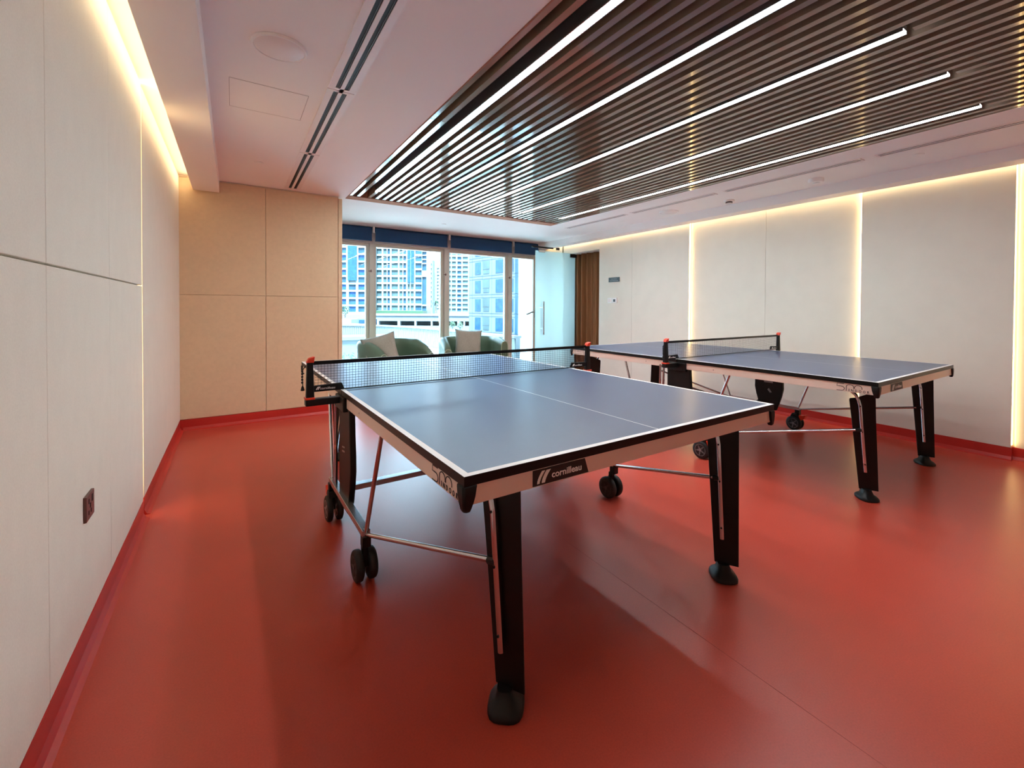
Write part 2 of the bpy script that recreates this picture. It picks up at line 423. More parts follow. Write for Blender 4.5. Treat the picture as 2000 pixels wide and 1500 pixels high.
# ------------------------------------------------------------------ window wall
MX = [(.99, 1.06), (1.765, 1.832), (3.005, 3.075), (4.285, 4.352), (4.93, 5.116)]
mb = MB()
mb.box(.99, 5.12, YW+.0, YW+.14, 2.17, ZC)          # head
mb.box(.99, 5.12, YW+.0, YW+.14, 0, .06)            # sill
struct(mb.build('wall_window', M_FRAME, bevel=.003), 'beige head and sill of the window wall')
for k, ((a0, a1), (b0, b1)) in enumerate(zip(MX, MX[1:])):
    root = struct(empty('window_%d' % (k+1), (a1, YW, 0)), None)
    fm = MB()
    x0, x1 = a1-.0-a1, b0-a1
    fm.box(x0-.068 if k else x0-.06, x0-.001, 0, .13, .06, 2.17)
    if k == 3: fm.box(x1+.001, x1+.18, 0, .13, .06, 2.17)
    fm.box(x0, x0+.045, .06, .13, .06, 2.17); fm.box(x1-.045, x1, .06, .13, .06, 2.17)
    fm.box(x0+.045, x1-.045, .06, .13, 2.125, 2.17); fm.box(x0+.045, x1-.045, .06, .13, .06, .12)
    fm.build('window_frame', M_FRAME, root, bevel=.004)
    MB().box(x0+.045, x1-.045, .093, .099, .12, 2.125).build('window_pane', M_GLASS, root)
    if k < 3:
        hm = MB(); hm.box(x1+.012, x1+.022, -.012, 0, 1.72, 1.76); hm.tube([(x1+.017, -.008, 1.74), (x1+.017, -.03, 1.74), (x1-.03, -.03, 1.735)], .006)
        hm.build('window_latch', M_BRONZE, root)
    else:
        hm = MB(); hm.box(x1-.030, x1-.006, .040, .06, .99, 1.14)
        hm.tube([(x1-.018, .045, 1.10), (x1-.018, -.01, 1.10), (x1-.06, -.03, 1.105), (x1-.14, -.03, 1.10), (x1-.27, -.03, 1.05)], .014)
        hm.build('lever_handle', M_RIM, root)

# roller blinds
bl = [(1.03, 1.775, 'short navy roller blind next to the tan wall'), (1.815, 3.015, 'navy roller blind over the window behind the chair with the tilted cushion'),
      (3.065, 4.29, 'navy roller blind over the window behind the chair with the upright cushion'), (4.34, 5.05, 'navy roller blind ending above the glass door')]
for k, (a, b, lab) in enumerate(bl):
    t = tag(empty('roller_blind', (a, YW-.07, 2.41)), lab, 'blind', 'navy roller blinds of the window wall')
    L = b-a
    fm = MB(); fm.tube([(.0, 0, -.037), (L, 0, -.037)], .034, 18); smooth_angle(fm.build('blind_roll', M_BLIND, t))
    fm = MB(); fm.box(.006, L-.006, -.036, -.032, -.205, -.037); fm.build('blind_fabric', M_BLIND, t)
    fm = MB(); fm.box(.004, L-.004, -.042, -.026, -.222, -.203); fm.build('bottom_bar', M_BLIND, t, bevel=.003)
    fm = MB(); fm.box(-.03, -.004, -.045, .03, -.095, 0); fm.build('end_bracket', M_WHITE, t, bevel=.003)
    if k:
        fm = MB(); fm.tube([(-.02, -.02, -.10), (-.02, -.02, -.7)], .0025, 6); fm.build('pull_chain', M_FRAME, t)

# glass door standing open in front of the last window
dr = struct(empty('door_1', (4.225, 6.05, 0)), 'frameless glass door standing open beside the curtain opening')
MB().box(0, .855, -.005, .005, .012, 2.145).build('door_glass', M_FROST, dr)
mb = MB(); mb.box(-.0015, 0, -.005, .005, .012, 2.145); mb.box(.855, .857, -.005, .005, .012, 2.145); mb.build('door_glass_edge', M_GEDGE, dr)
mb = MB(); mb.box(.74, .88, -.016, .016, 2.075, 2.135); mb.box(.74, .88, -.016, .016, .012, .06); mb.build('hinge_fitting', M_BLACK, dr, bevel=.003)
mb = MB(); mb.box(.06, .19, -.014, .014, 2.12, 2.16); mb.build('patch_fitting', M_STEEL, dr, bevel=.003)
mb = MB(); mb.box(-.05, .40, .03, .05, 2.20, 2.225); mb.box(.47, .53, .025, .055, 2.19, 2.23); mb.build('door_closer_rail', M_BLACK, dr, bevel=.003)
mb = MB()
mb.tube([(.135, -.055, .73), (.135, -.055, 1.29)], .0125, 14); mb.tube([(.135, .055, .73), (.135, .055, 1.29)], .0125, 14)
for z in (.83, 1.19): mb.tube([(.135, -.05, z), (.135, .05, z)], .008, 10)
smooth_angle(mb.build('pull_handle', M_STEEL, dr))

# ------------------------------------------------------------------ slatted ceiling and linear lamps
PLED = [1.282, 1.845, 2.485, 3.124, 3.764]
LY0, LY1 = .715, 4.782
sr = tag(empty('slatted_ceiling', (2.5, 2, ZC)), 'dark walnut slatted ceiling panel holding five linear lamps', 'ceiling panel')
sl = [1.083, 1.164]
for a, b, n in ((PLED[0], PLED[1], 6), (PLED[1], PLED[2], 7), (PLED[2], PLED[3], 7), (PLED[3], PLED[4], 7)):
    sl += [a+(b-a)*(k+1)/(n+1) for k in range(n)]
sl += [3.845, 3.925]
mb = MB()
for x in sl:
    w = .017
    mb.box(x-w-2.5, x+w-2.5, SY0-2, 2.735-2, 0.0, .07); mb.box(x-w-2.5, x+w-2.5, 2.739-2, SY1-.16-2, 0.0, .07)
for x in PLED:
    mb.box(x-.017-2.5, x+.017-2.5, SY0-2, LY0-.03-2, 0.0, .07); mb.box(x-.017-2.5, x+.017-2.5, LY1+.03-2, SY1-.16-2, 0.0, .07)
mb.build('slats', M_SLAT, sr)
mb = MB(); mb.box(SX0-2.5, SX1-2.5, SY0-2, SY1-2, .11, .14)
mb.build('backing', M_SLATB, sr)
mb = MB(); mb.box(SX0-2.5, SX1-2.5, SY1-.16-2, SY1-2, -.004, .11); mb.box(SX0-.004-2.5, SX0+.004-2.5, SY0-2, SY1-2, -.003, .11)
mb.build('frame', M_TRIM, sr)
mb = MB(); mb.box(SX1-.010-2.5, SX1-2.5, SY0-2, SY1-.16-2, -.002, .11); mb.build('edge_strip', M_SLAT, sr)
labs = ['linear ceiling lamp nearest the long air diffuser and the cream wall', 'second linear ceiling lamp counted from the cream fabric wall',
        'middle one of the five linear ceiling lamps', 'fourth linear ceiling lamp counted from the cream fabric wall', 'linear ceiling lamp nearest the ivory panelled wall']
for x, lab in zip(PLED, labs):
    t = tag(empty('linear_ceiling_lamp', (x, (LY0+LY1)/2, ZC)), lab, 'lamp', 'linear lamps in the slatted ceiling')
    h = (LY1-LY0)/2; j = 2.757-(LY0+LY1)/2
    mb = MB(); mb.box(-.025, .025, -h, h, .012, .075); mb.box(-.025, -.0198, -h, h, .001, .012); mb.box(.0198, .025, -h, h, .001, .012); mb.box(-.0195, .0195, j-.003, j+.003, .001, .012); mb.build('housing', M_STEEL, t)
    for a, b in ((-h, j-.004), (j+.004, h)):
        mb = MB(); mb.box(-.0195, .0195, a, b, .003, .012); mb.build('diffuser', M_LED, t)

# ------------------------------------------------------------------ ceiling fittings
def diffuser(x, y0, y1, w, slotw, label, group='air diffusers'):
    t = tag(empty('linear_air_diffuser', (x, (y0+y1)/2, ZC)), label, 'air diffuser', group)
    h = (y1-y0)/2
    mb = MB()
    g = slotw
    xs = [-w/2, -g*1.25-.004, -.25*g-.004, .25*g+.004, g*1.25+.004, w/2]
    mb.box(xs[0], xs[1], -h, h, -.005, .0); mb.box(xs[2], xs[3], -h, h, -.005, .0); mb.box(xs[4], xs[5], -h, h, -.005, .0)
    mb.box(xs[1], xs[4], -h, -h+.02, -.005, .0); mb.box(xs[1], xs[4], h-.02, h, -.005, 0)
    mb.build('grille_frame', M_VENT, t)
    mb = MB(); mb.box(xs[1], xs[2], -h+.02, h-.02, -.0015, -.0005); mb.box(xs[3], xs[4], -h+.02, h-.02, -.0015, -.0005)
    mb.build('slot', M_VDARK, t)
    mb = MB()
    for q in (xs[1], xs[3]): mb.box(q+g*.70, q+g*.78, -h+.02, h-.02, -.004, -.0016)
    mb.build('deflector_blade', M_DRIM, t)
    return t
for y0, y1, lab in ((3.905, 5.16, 'twin slot air diffuser running up to the tan wall'), (2.675, 3.895, 'twin slot air diffuser beside the access hatch'),
                    (1.43, 2.665, 'twin slot air diffuser beside the round ceiling speaker'), (.2, 1.42, 'twin slot air diffuser at the picture top next to the slatted ceiling')):
    diffuser(.515, y0, y1, .145, .026, lab.replace(' at the picture top', ' farthest from the windows'), group='wide air diffusers between the cream wall and the slats')
for y0, y1, lab in ((4.08, 5.30, 'narrow air diffuser nearest the windows beside the slats'), (2.80, 3.98, 'narrow air diffuser beside the ceiling speaker and the smoke detector'),
                    (1.49, 2.70, 'narrow air diffuser beside the white boxy detector'), (.20, 1.40, 'narrow air diffuser farthest from the windows')):
    diffuser(4.285, y0, y1, .085, .017, lab, group='narrow air diffusers beside the ivory wall')
def disc_thing(name, x, y, prof, m, label, cat, z=ZC, group=None):
    mb = MB(); mb.lathe((0, 0, 0), (0, 0, -1), prof)
    o = smooth_angle(mb.build(name, m)); o.location = (x, y, z); return tag(o, label, cat, group)
def speaker(x, y, label):
    t = tag(empty('ceiling_speaker', (x, y, ZC)), label, 'speaker', 'round ceiling speakers')
    mb = MB(); mb.lathe((0, 0, 0), (0, 0, -1), [(.118, -.001), (.12, .004), (.116, .012), (.108, .013), (.106, .009), (.02, .009)], 40); smooth_angle(mb.build('bezel', M_CEIL, t))
    mb = MB(); mb.lathe((0, 0, 0), (0, 0, -1), [(.1055, .009), (.1, .012), (.01, .0125)], 40); smooth_angle(mb.build('speaker_grille', M_VENT, t))
speaker(.187, 2.39, 'round white ceiling speaker beside the long twin slot diffusers')
speaker(4.61, 3.66, 'round ceiling speaker beside the narrow diffusers over the second table')
CAP = [(.034, -.001), (.036, .003), (.03, .006), (.004, .007)]
disc_thing('sprinkler_cap', .185, 4.39, CAP, M_CEIL, 'small round sprinkler cap near the tan wall', 'sprinkler', group='concealed sprinkler caps')
disc_thing('sprinkler_cap', 2.60, 6.09, CAP, M_CEIL, 'small round sprinkler cap in front of the navy blinds', 'sprinkler', group='concealed sprinkler caps')
disc_thing('sprinkler_cap', 4.59, 4.43, CAP, M_CEIL, 'small round sprinkler cap between window bay and ceiling speaker', 'sprinkler', group='concealed sprinkler caps')
disc_thing('sprinkler_cap', 4.52, 1.20, CAP, M_CEIL, 'small round sprinkler cap farthest from the windows beside the ivory wall', 'sprinkler', group='concealed sprinkler caps')
t = tag(empty('smoke_detector', (4.68, 2.89, ZC)), 'round smoke detector with dark vents between speaker and boxy detector', 'detector')
mb = MB(); mb.lathe((0, 0, 0), (0, 0, -1), [(.055, -.001), (.056, .012), (.05, .018), (.02, .019)]); smooth_angle(mb.build('base', M_CEIL, t))
mb = MB(); mb.lathe((0, 0, 0), (0, 0, -1), [(.034, .018), (.036, .022), (.036, .032), (.02, .034)]); smooth_angle(mb.build('sensor_chamber', M_DRIM, t))
mb = MB(); mb.lathe((0, 0, 0), (0, 0, -1), [(.032, .033), (.03, .042), (.01, .046)]); smooth_angle(mb.build('cover', M_WHITE, t))
t = tag(empty('ceiling_detector', (4.585, 1.96, ZC)), 'white rounded detector beside the narrow diffuser over the second table end', 'detector')
mb = MB(); mb.lathe((0, 0, 0), (0, 0, -1), [(.062, -.001), (.064, .02), (.058, .034), (.02, .036)]); smooth_angle(mb.build('body', M_CEIL, t))
mb = MB(); mb.lathe((0, 0, .0), (0, 0, -1), [(.03, .035), (.026, .042), (.008, .046)]); smooth_angle(mb.build('lens', M_WHITE, t))
t = tag(empty('access_hatch', (.178, 3.05, ZC)), 'flush square access hatch in the ceiling beyond the round speaker', 'hatch')
mb = MB()
for a in ((-.194, .194, -.201, -.199), (-.194, .194, .199, .201), (-.194, -.192, -.2, .2), (.192, .194, -.2, .2)): mb.box(*a, -.0012, 0)
mb.build('hatch_joint', mat('ceiling_joint', rgb(176, 160, 156), .9), t)
mb = MB(); mb.box(-.191, .191, -.198, .198, -.0010, 0); mb.build('hatch_cover', M_CEIL, t)

# ------------------------------------------------------------------ wall fittings
t = tag(empty('wall_sign', (XR, 5.11, 1.642)), 'dark slate sign plate with two lines of tiny lettering on the ivory wall', 'sign')
MB().box(-.008, 0, -.12, .12, -.037, .037).build('sign_plate', M_SIGN, t, bevel=.002)
mb = MB()
random.seed(3)
for z, y0, y1 in ((.010, -.065, .065), (-.016, -.095, .095)):
    y = y0
    while y < y1:
        w = random.uniform(.006, .016); mb.box(-.0088, -.008, y, min(y+w, y1), z-.004, z+.004); y += w+.004
mb.build('lettering', M_GREY, t)
t = tag(empty('light_switch', (XR, 5.20, 1.308)), 'white light switch plate under the slate sign', 'switch')
MB().box(-.009, 0, -.05, .05, -.043, .043).build('switch_plate', M_WHITE, t, bevel=.003)
mb = MB(); mb.box(-.0115, -.009, -.040, -.003, -.026, .026); mb.box(-.0115, -.009, .003, .040, -.026, .026); mb.build('rocker', M_VENT, t, bevel=.001)
t = tag(empty('thermostat', (XR, 5.09, 1.308)), 'white thermostat with a dark square screen under the slate sign', 'thermostat')
MB().box(-.014, 0, -.05, .05, -.043, .043).build('body', M_WHITE, t, bevel=.003)
MB().box(-.0155, -.014, -.02, .026, -.022, .02).build('screen', M_SIGN, t)
t = tag(empty('power_outlet', (XL, 2.069, .498)), 'bronze double power outlet low on the cream fabric wall', 'outlet')
MB().box(0, .009, -.049, .049, -.043, .043).build('outlet_plate', M_BRONZE, t, bevel=.002)
mb = MB()
for y, z, a, b in ((.022, .020, .006, .012), (-.004, .002, .005, .008), (.006, -.018, .004, .007), (-.022, -.018, .004, .007), (-.02, .02, .004, .008)): mb.box(.009, .0098, y-a, y+a, z-b, z+b)
mb.build('socket_hole', M_HOLE, t)

# ------------------------------------------------------------------ table tennis table
TW, TL, TH = 1.525, 2.745, .762
def plate_frame(M): return M
def make_wheel(parent, name, c, r, w, rim, axis=(1, 0, 0), braked=False):
    c = Vector(c); ax = Vector(axis).normalized()
    mb = MB(); mb.lathe(c, ax, [(r*.62, -w/2), (r*.86, -w/2), (r*.97, -w*.36), (r, -w*.15), (r, w*.15), (r*.97, w*.36), (r*.86, w/2), (r*.62, w/2)], 36)
    wh = smooth_angle(mb.build(name, M_RUB, parent), 50)
    mb = MB()
    u = ax.orthogonal().normalized(); b = ax.cross(u)
    for s in (-1, 1):
        o = ax*s*(w/2-.003)
        for k in range(40):
            a0, a1 = 2*pi*k/40, 2*pi*(k+1)/40
            R = [c+o+rr*(cos(a)*u+sin(a)*b) for rr, a in ((r*.60, a0), (r*.68, a0), (r*.68, a1), (r*.60, a1))]
            mb.hexa([p-ax*.003 for p in R], [p+ax*.003 for p in R])
        for k in range(5):
            a = 2*pi*k/5+.3; d = cos(a)*u+sin(a)*b; q = ax.cross(d)
            R = [c+o+d*r*.1+q*r*.10, c+o+d*r*.1-q*r*.10, c+o+d*r*.62-q*r*.055, c+o+d*r*.62+q*r*.055]
            mb.hexa([p-ax*.003 for p in R], [p+ax*.003 for p in R])
        mb.disc(c+o, ax, r*.16, .008, 16)
    mb.build('wheel_rim', rim, wh)
    mb = MB(); mb.disc(c, ax, r*.63, w*.55, 28); mb.build('wheel_web', M_BLACK, wh)
    return wh

def make_table(name, loc, rz, label, flip=1):
    """flip=+1: braked wheels on the far half, flip=-1: on the near half"""
    T = tag(empty(name, loc, rz), label, 'table tennis table', 'blue table tennis tables')
    W2, L2 = TW/2, TL/2
    for s in (-1, 1):
        # board with painted lines
        ya, yb = (.004, L2) if s > 0 else (-L2, -.004)
        mb = MB()
        mb.box(-W2, W2, ya, yb, TH-.026, TH-.0006)
        LW, CW = .020, .0035
        xs = [-W2, -W2+LW, -CW/2, CW/2, W2-LW, W2]
        yo = L2-LW
        ys_ = sorted([s*.004, s*yo, s*L2])
        for i in range(5):
            for j in range(2):
                edge_y = (j == 1) if s > 0 else (j == 0)
                mb.mi = 2 if (i in (0, 2, 4) or edge_y) else 1
                mb.quad((xs[i], ys_[j], TH), (xs[i+1], ys_[j], TH), (xs[i+1], ys_[j+1], TH), (xs[i], ys_[j+1], TH))
        mb.mi = 0
        mb.build('tabletop', [M_BLK2, M_BLUE, M_LINE], T, recalc=False)
        # apron
        mb = MB(); z0, z1 = TH-.078, TH-.026; i_ = .005; th = .022
        X = W2-i_; Y = L2-i_; y_in = .03
        mb.box(-X, -X+th, s*y_in, s*Y, z0, z1); mb.box(X-th, X, s*y_in, s*Y, z0, z1)
        mb.box(-X+th, X-th, s*(Y-th), s*Y, z0, z1); mb.box(-X+th, X-th, s*y_in, s*(y_in+th), z0+.01, z1)
        mb.box(-.02, .02, s*(y_in+th), s*(Y-th), z0+.02, z1)
        ap = mb.build('apron', M_APRON, T, bevel=.0015)
        # screws on the apron sides
        for sx in (-1, 1): MB().disc((sx*(X+.0005), s*.33, TH-.052), (1, 0, 0), .004, .002, 10).build('screw', M_STEEL, ap)
        # corner guards
        for sx in (-1, 1):
            mb = MB(); rings = []
            for z, a, out in ((TH-.026, .040, .003), (TH-.032, .039, .005), (TH-.052, .036, .005), (TH-.070, .030, .004), (TH-.086, .022, .002), (TH-.094, .016, -.002)):
                ox, oy = sx*(W2+out), s*(L2+out)
                c_ = .006
                p = [(ox-sx*a, oy-s*a), (ox-sx*c_, oy-s*a), (ox, oy-s*(a*.9)), (ox, oy-s*c_), (ox-sx*c_, oy), (ox-sx*(a*.9), oy), (ox-sx*a, oy-s*c_)]
                p = [(ox-sx*a, oy-s*a), (ox, oy-s*a), (ox, oy-s*c_), (ox-sx*c_, oy), (ox-sx*a, oy)]
                rings.append([(q[0], q[1], z) for q in p])
            mb.loft(rings); mb.build('corner_guard', M_BLACK, T, bevel=.003)
        # legs
        for sx in (-1, 1):
            cx_b, cy_b = sx*(.565 if s < 0 else .50), s*1.262
            cx_t, cy_t = sx*(.585 if s < 0 else .52), s*1.215
            k = 1 if s < 0 else -1
            lean = lambda z: (cx_t+(cx_b-cx_t)*(1-z/.66), cy_t+(cy_b-cy_t)*(1-z/.66))
            def ring(z, sc):
                x, y = lean(z); th = .0025
                A = Vector((.047*k, -.064*k))*sc; B = Vector((-.010*k, .046*k))*sc
                nrm = Vector((.013*k, .010*k))
                # bent plate section, thickened
                pts = [A, A*.92+nrm*.25, Vector((0, 0))+nrm*.9, B*.92+nrm*.25, B, B-nrm*.5, Vector((0, 0)), A-nrm*.5]
                return [(x+p.x, y+p.y, z) for p in pts]
            mb = MB()
            zs = [.056, .20, .35, .50, .62]
            rr = [ring(z, .76+.30*(z/.62)) for z in zs]
            top = [(p[0], p[1], p[2]+dz) for p, dz in zip(ring(.62, 1.06), (.055, .045, .01, .0, -.01, -.01, .01, .055))]
            rr[-1] = top
            mb.loft(rr)
            lg = mb.build('leg', M_BLK2, T, bevel=.002)
            # chrome tube in the channel
            mb = MB(); pts = []
            off = Vector((-.013*k, -.009*k))
            for z in (.17, .30, .45, .58):
                x, y = lean(z); pts.append((x+off.x, y+off.y, z))
            x, y = lean(.62); pts += [(x+off.x, y+off.y-s*.004, .61), (x+off.x+sx*-.0, y+off.y-s*.02, .645), (x+off.x, y+off.y-s*.05, .67), (x+off.x, y+off.y-s*.10, .690)]
            mb.tube(pts, .0095, 12); smooth_angle(mb.build('leg_tube', M_CHROME, lg))
            for z in (.22, .42, .58):
                x, y = lean(z); MB().disc((x+off.x-.0095*k, y+off.y-.004*k, z), (1*k, .5*k, 0), .004, .003, 10).build('bolt', M_BLACK, lg)
            # foot: rounded square pad, a corner to the outside
            mb = MB(); rings = []
            for z, r in ((0, .057), (.004, .062), (.014, .062), (.024, .054), (.036, .036), (.062, .030)):
                rg = []
                for q in range(24):
                    a = 2*pi*q/24; e = (abs(cos(a))**3.2+abs(sin(a))**3.2)**(-1/3.2)
                    sq = r*e if z < .04 else r*e*.9
                    px_, py_ = sq*cos(a)*1.02, sq*sin(a)*.86
                    ca, sa = cos(pi/4+.1), sin(pi/4+.1)
                    lx, ly = lean(z)
                    rg.append((lx+px_*ca-py_*sa, ly+px_*sa+py_*ca, z))
                rings.append(rg)
            mb.loft(rings); smooth_angle(mb.build('foot', M_BLACK, lg), 40)
            # stay from the trolley to the leg
            xw = sx*.752; braked = (s*flip > 0); jy = .27 if braked else .42
            x, y = lean(.43)
            mb = MB(); mb.tube([(xw, s*jy, .205), (x+off.x, y+off.y-s*.01, .43)], .0095, 12)
            st = smooth_angle(mb.build('leg_stay', M_CHROME, T))
            mb = MB(); mb.tube([(x+off.x+(xw-x)*.03, y+off.y-s*.03, .424), (x+off.x, y+off.y, .432)], .013, 10); mb.build('stay_cap', M_BLACK, st)
            # slanting stay up to the apron
            mb = MB(); mb.tube([(xw, s*jy, .205), (sx*.735, s*(jy+.18), .690)], .009, 12)
            smooth_angle(mb.build('lift_stay', M_CHROME, T))
            # caster or braked wheel
            if not braked:
                mb = MB(); mb.box(xw-.018, xw+.018, s*.42-.02, s*.42+.02, .155, .2); mb.box(xw-.013, xw+.013, s*.40-.014, s*.40+.014, .06, .16)
                fk = mb.build('caster_fork', M_BLACK, T, bevel=.003)
                for dx in (-.028, .028): make_wheel(fk, 'caster_wheel', (xw+dx, s*.395, .066), .066, .034, M_DRIM)
            else:
                mb = MB(); mb.box(xw-.022, xw+.022, s*jy-.02, s*jy+.02, .14, .2); mb.box(xw-.008, xw+.008, s*(jy-.02)-.015, s*(jy-.02)+.015, .06, .16)
                mb.prism([(s*(jy-.06), .135), (s*(jy+.02), .135), (s*jy, .165), (s*(jy-.04), .165)], 0, xw-.03, xw+.03)
                fk = mb.build('caster_fork', M_BLACK, T, bevel=.003)
                make_wheel(fk, 'braked_wheel', (xw+sx*.026, s*(jy-.025), .070), .070, .03, M_RIM)
                make_wheel(fk, 'braked_wheel', (xw-sx*.026, s*(jy-.025), .070), .070, .03, M_RIM)
                mb = MB(); mb.prism([(s*(jy+.03), .10), (s*(jy+.065), .125), (s*(jy+.08), .165), (s*(jy+.05), .155), (s*(jy+.015), .15)], 0, xw-.024, xw+.024)
                mb.build('brake_pedal', M_RED, fk, bevel=.003)
    # trolley: side rails, cross beams, fairings
    for sx in (-1, 1):
        xw = sx*.752
        mb = MB(); ya_, yb_ = (-.43, .29) if flip > 0 else (-.29, .43)
        mb.bar((xw, ya_, .212), (xw, yb_, .212), .034, .030)
        rl = mb.build('side_rail', M_STEEL, T, bevel=.002)
        for y in (ya_+.02, yb_-.02): MB().disc((xw, y, .2285), (0, 0, 1), .008, .004, 12).build('rivet', M_CHROME, rl)
        # upright fairing, wide at the middle, narrowing to the bottom
        prof = [(-.115, .70), (.115, .70), (.125, .55), (.14, .45), (.142, .38), (.125, .30), (.10, .22), (.075, .155), (-.075, .155), (-.10, .22), (-.125, .30), (-.142, .38), (-.14, .45), (-.125, .55)]
        mb = MB(); x0 = sx*.722; x1 = sx*.752
        if sx < 0: prof = [(min(a_, .105), b_) for a_, b_ in prof]
        mb.prism(prof, 0, min(x0, x1), max(x0, x1))
        fr = mb.build('side_fairing', M_BLACK, T, bevel=.006)
        # embossed mark on the inner face of the fairing
        x0, x1 = sorted((sx*.7205, sx*.7222))
        MB().prism([(-.045, .43), (.045, .43), (.04, .50), (.034, .54), (.022, .54), (.012, .49), (-.004, .49), (-.010, .54), (-.026, .545), (-.034, .50)], 0, x0, x1).build('embossed_mark', M_GREY, fr)
        MB().prism([(-.005, .375), (-.035, .335), (-.015, .33), (.01, .36)], 0, x0, x1).build('embossed_swoosh', M_GREY, fr)
        mb = MB()
        mb.prism([(-.022, .47), (.03, .462), (.03, .469), (-.022, .477)], 0, sx*.7522, sx*.7534); mb.prism([(-.022, .448), (.03, .44), (.03, .448), (-.022, .456)], 0, sx*.7522, sx*.7534)
        mb.build('printed_stripe', M_GREY, fr)
        # open chrome frame on the outer face
        mb = MB(); q = 1; dq = 0 if sx < 0 else -.10
        mb.bar((sx*.758, q*.135+dq, .70), (sx*.758, q*.150+dq, .19), .010, .016, (0, 1, 0)); mb.bar((sx*.758, q*.170+dq, .70), (sx*.758, q*.185+dq, .19), .010, .016, (0, 1, 0))
        mb.bar((sx*.758, q*.13+dq, .45), (sx*.758, q*.19+dq, .41), .008, .02); mb.bar((sx*.758, q*.125+dq, .685), (sx*.758, q*.18+dq, .685), .012, .02); mb.bar((sx*.758, q*.14+dq, .20), (sx*.758, q*.19+dq, .20), .012, .02)
        smooth_angle(mb.build('lift_frame', M_CHROME, T))
        # bracket joining fairing and board
        mb = MB(); mb.box(sx*.70, sx*.775, -.09, .09, .665, .735); mb.build('hinge_housing', M_BLACK, T, bevel=.006)
    mb = MB(); mb.bar((-.73, .06, .235), (.73, .06, .235), .045, .028); mb.build('cross_beam', M_STEEL, T, bevel=.002)
    for sx in (flip,):
        mb = MB(); mb.tube([(sx*.72, -.08*flip, .56), (sx*-.30, .05, .25)], .008, 10); smooth_angle(mb.build('cross_stay', M_DRIM, T))

    # net assembly
    NP = .908
    for sx in (-1, 1):
        mb = MB(); mb.hexa([(sx*NP-.019, -.017, .715), (sx*NP+.019, -.017, .715), (sx*NP+.019, .017, .715), (sx*NP-.019, .017, .715)],
                           [(sx*NP-.014, -.012, .915), (sx*NP+.014, -.012, .915), (sx*NP+.014, .012, .915), (sx*NP-.014, .012, .915)])
        po = mb.build('net_post', M_BLACK, T, bevel=.004)
        mb = MB(); mb.hexa([(sx*NP-.017, -.014, .910), (sx*NP+.017, -.014, .910), (sx*NP+.017, .014, .910), (sx*NP-.017, .014, .910)],
                           [(sx*NP-.006, -.018, .932), (sx*NP+.021, -.018, .940), (sx*NP+.021, .018, .940), (sx*NP-.006, .018, .932)])
        mb.build('post_cap', M_RED, po, bevel=.003)
        mb = MB()
        lo, hi = sorted((sx*NP+sx*.022, sx*.745))
        mb.box(lo, hi, -.022, .022, .700, .734)
        mb.build('post_arm', M_BLACK, po, bevel=.006)
        mb = MB(); lo, hi = sorted((sx*(NP+.024), sx*(NP-.02))); mb.box(lo, hi, -.024, .024, .732, .742)
        mb.build('post_collar', M_RED, po, bevel=.002)
        mb = MB(); lo, hi = sorted((sx*(NP-.015), sx*(W2-.012)))
        mb.prism([(lo, .766), (hi, .766), (hi, .775), (hi-.012, .802), (lo, .796)] if sx < 0 else [(hi, .766), (lo, .766), (lo, .775), (lo+.012, .802), (hi, .796)], 1, -.009, .009)
        cl = mb.build('net_clamp', M_BLACK, T, bevel=.003)
        # printed mark on the clamp
        M = Matrix.Translation((lo+.030, -.0096, .776)) @ Matrix.Rotation(pi/2, 4, 'X')
        mb = MB(); place_text(mb, 'cornilleau', .016, M, width=.068)
        stroke(mb, [(-.018, 0), (-.012, .010), (-.006, .014)], .005, M); stroke(mb, [(-.010, 0), (-.005, .010), (.0, .014)], .005, M)
        mb.build('printed_mark', M_WHITE, cl)
    nx = NP-.022
    mb = MB(); zt, zb = .902, .770
    n = 120
    for i in range(n+1):
        x = -nx+2*nx*i/n; mb.box(x-.0006, x+.0006, -.0006, .0006, zb, zt)
    for j in range(1, 10):
        z = zb+(zt-zb)*j/10; mb.box(-nx, nx, -.0006, .0006, z-.0007, z+.0007)
    net = mb.build('net', M_NET, T)
    mb = MB(); mb.box(-nx-.012, nx+.012, -.002, .002, zt-.004, zt+.0145); mb.build('net_top_band', M_BLK2, net)
    mb = MB(); mb.box(-nx, nx, -.0015, .0015, zb-.005, zb+.001); mb.build('net_bottom_band', M_BLK2, net)
    # hanging tension cord on the outer side of one post
    mb = MB(); mb.tube([(-NP-.018, .0, .895), (-NP-.030, .004, .878), (-NP-.034, .0, .84), (-NP-.031, .002, .80)], .0022, 6)
    for q in range(5): mb.disc((-NP-.0335, 0, .872-.014*q), (0, 0, 1), .005, .008, 10)
    mb.lathe((-NP-.032, 0, .80), (0, 0, -1), [(.003, 0), (.006, .008), (.009, .022), (.006, .024)], 12)
    mb.build('tension_cord', M_BLACK, T)

    # prints: 500 INDOOR on the long side, logo plate on the end
    xo = -(W2-.005)-.0012
    Mside = Matrix.Translation((xo, -1.160, 0)) @ Matrix(((0, 0, -1, 0), (-1, 0, 0, 0), (0, 1, 0, 0), (0, 0, 0, 1)))
    # reading direction runs towards the near corner
    mb = MB(); zt = TH-.030; zb_ = TH-.074; H = zt-zb_
    def P(x, z): return (x, zb_+z*H)
    sw = .0032
    five = [P(.040, .97), P(.004, .97), P(.002, .60), P(.018, .60)]
    for q in range(9):
        a = pi/2-pi*q/8; five.append((.026+.016*cos(a), zb_+H*(.31+.29*sin(a))))
    five.append(P(.001, .02))
    stroke(mb, five, sw, Mside)
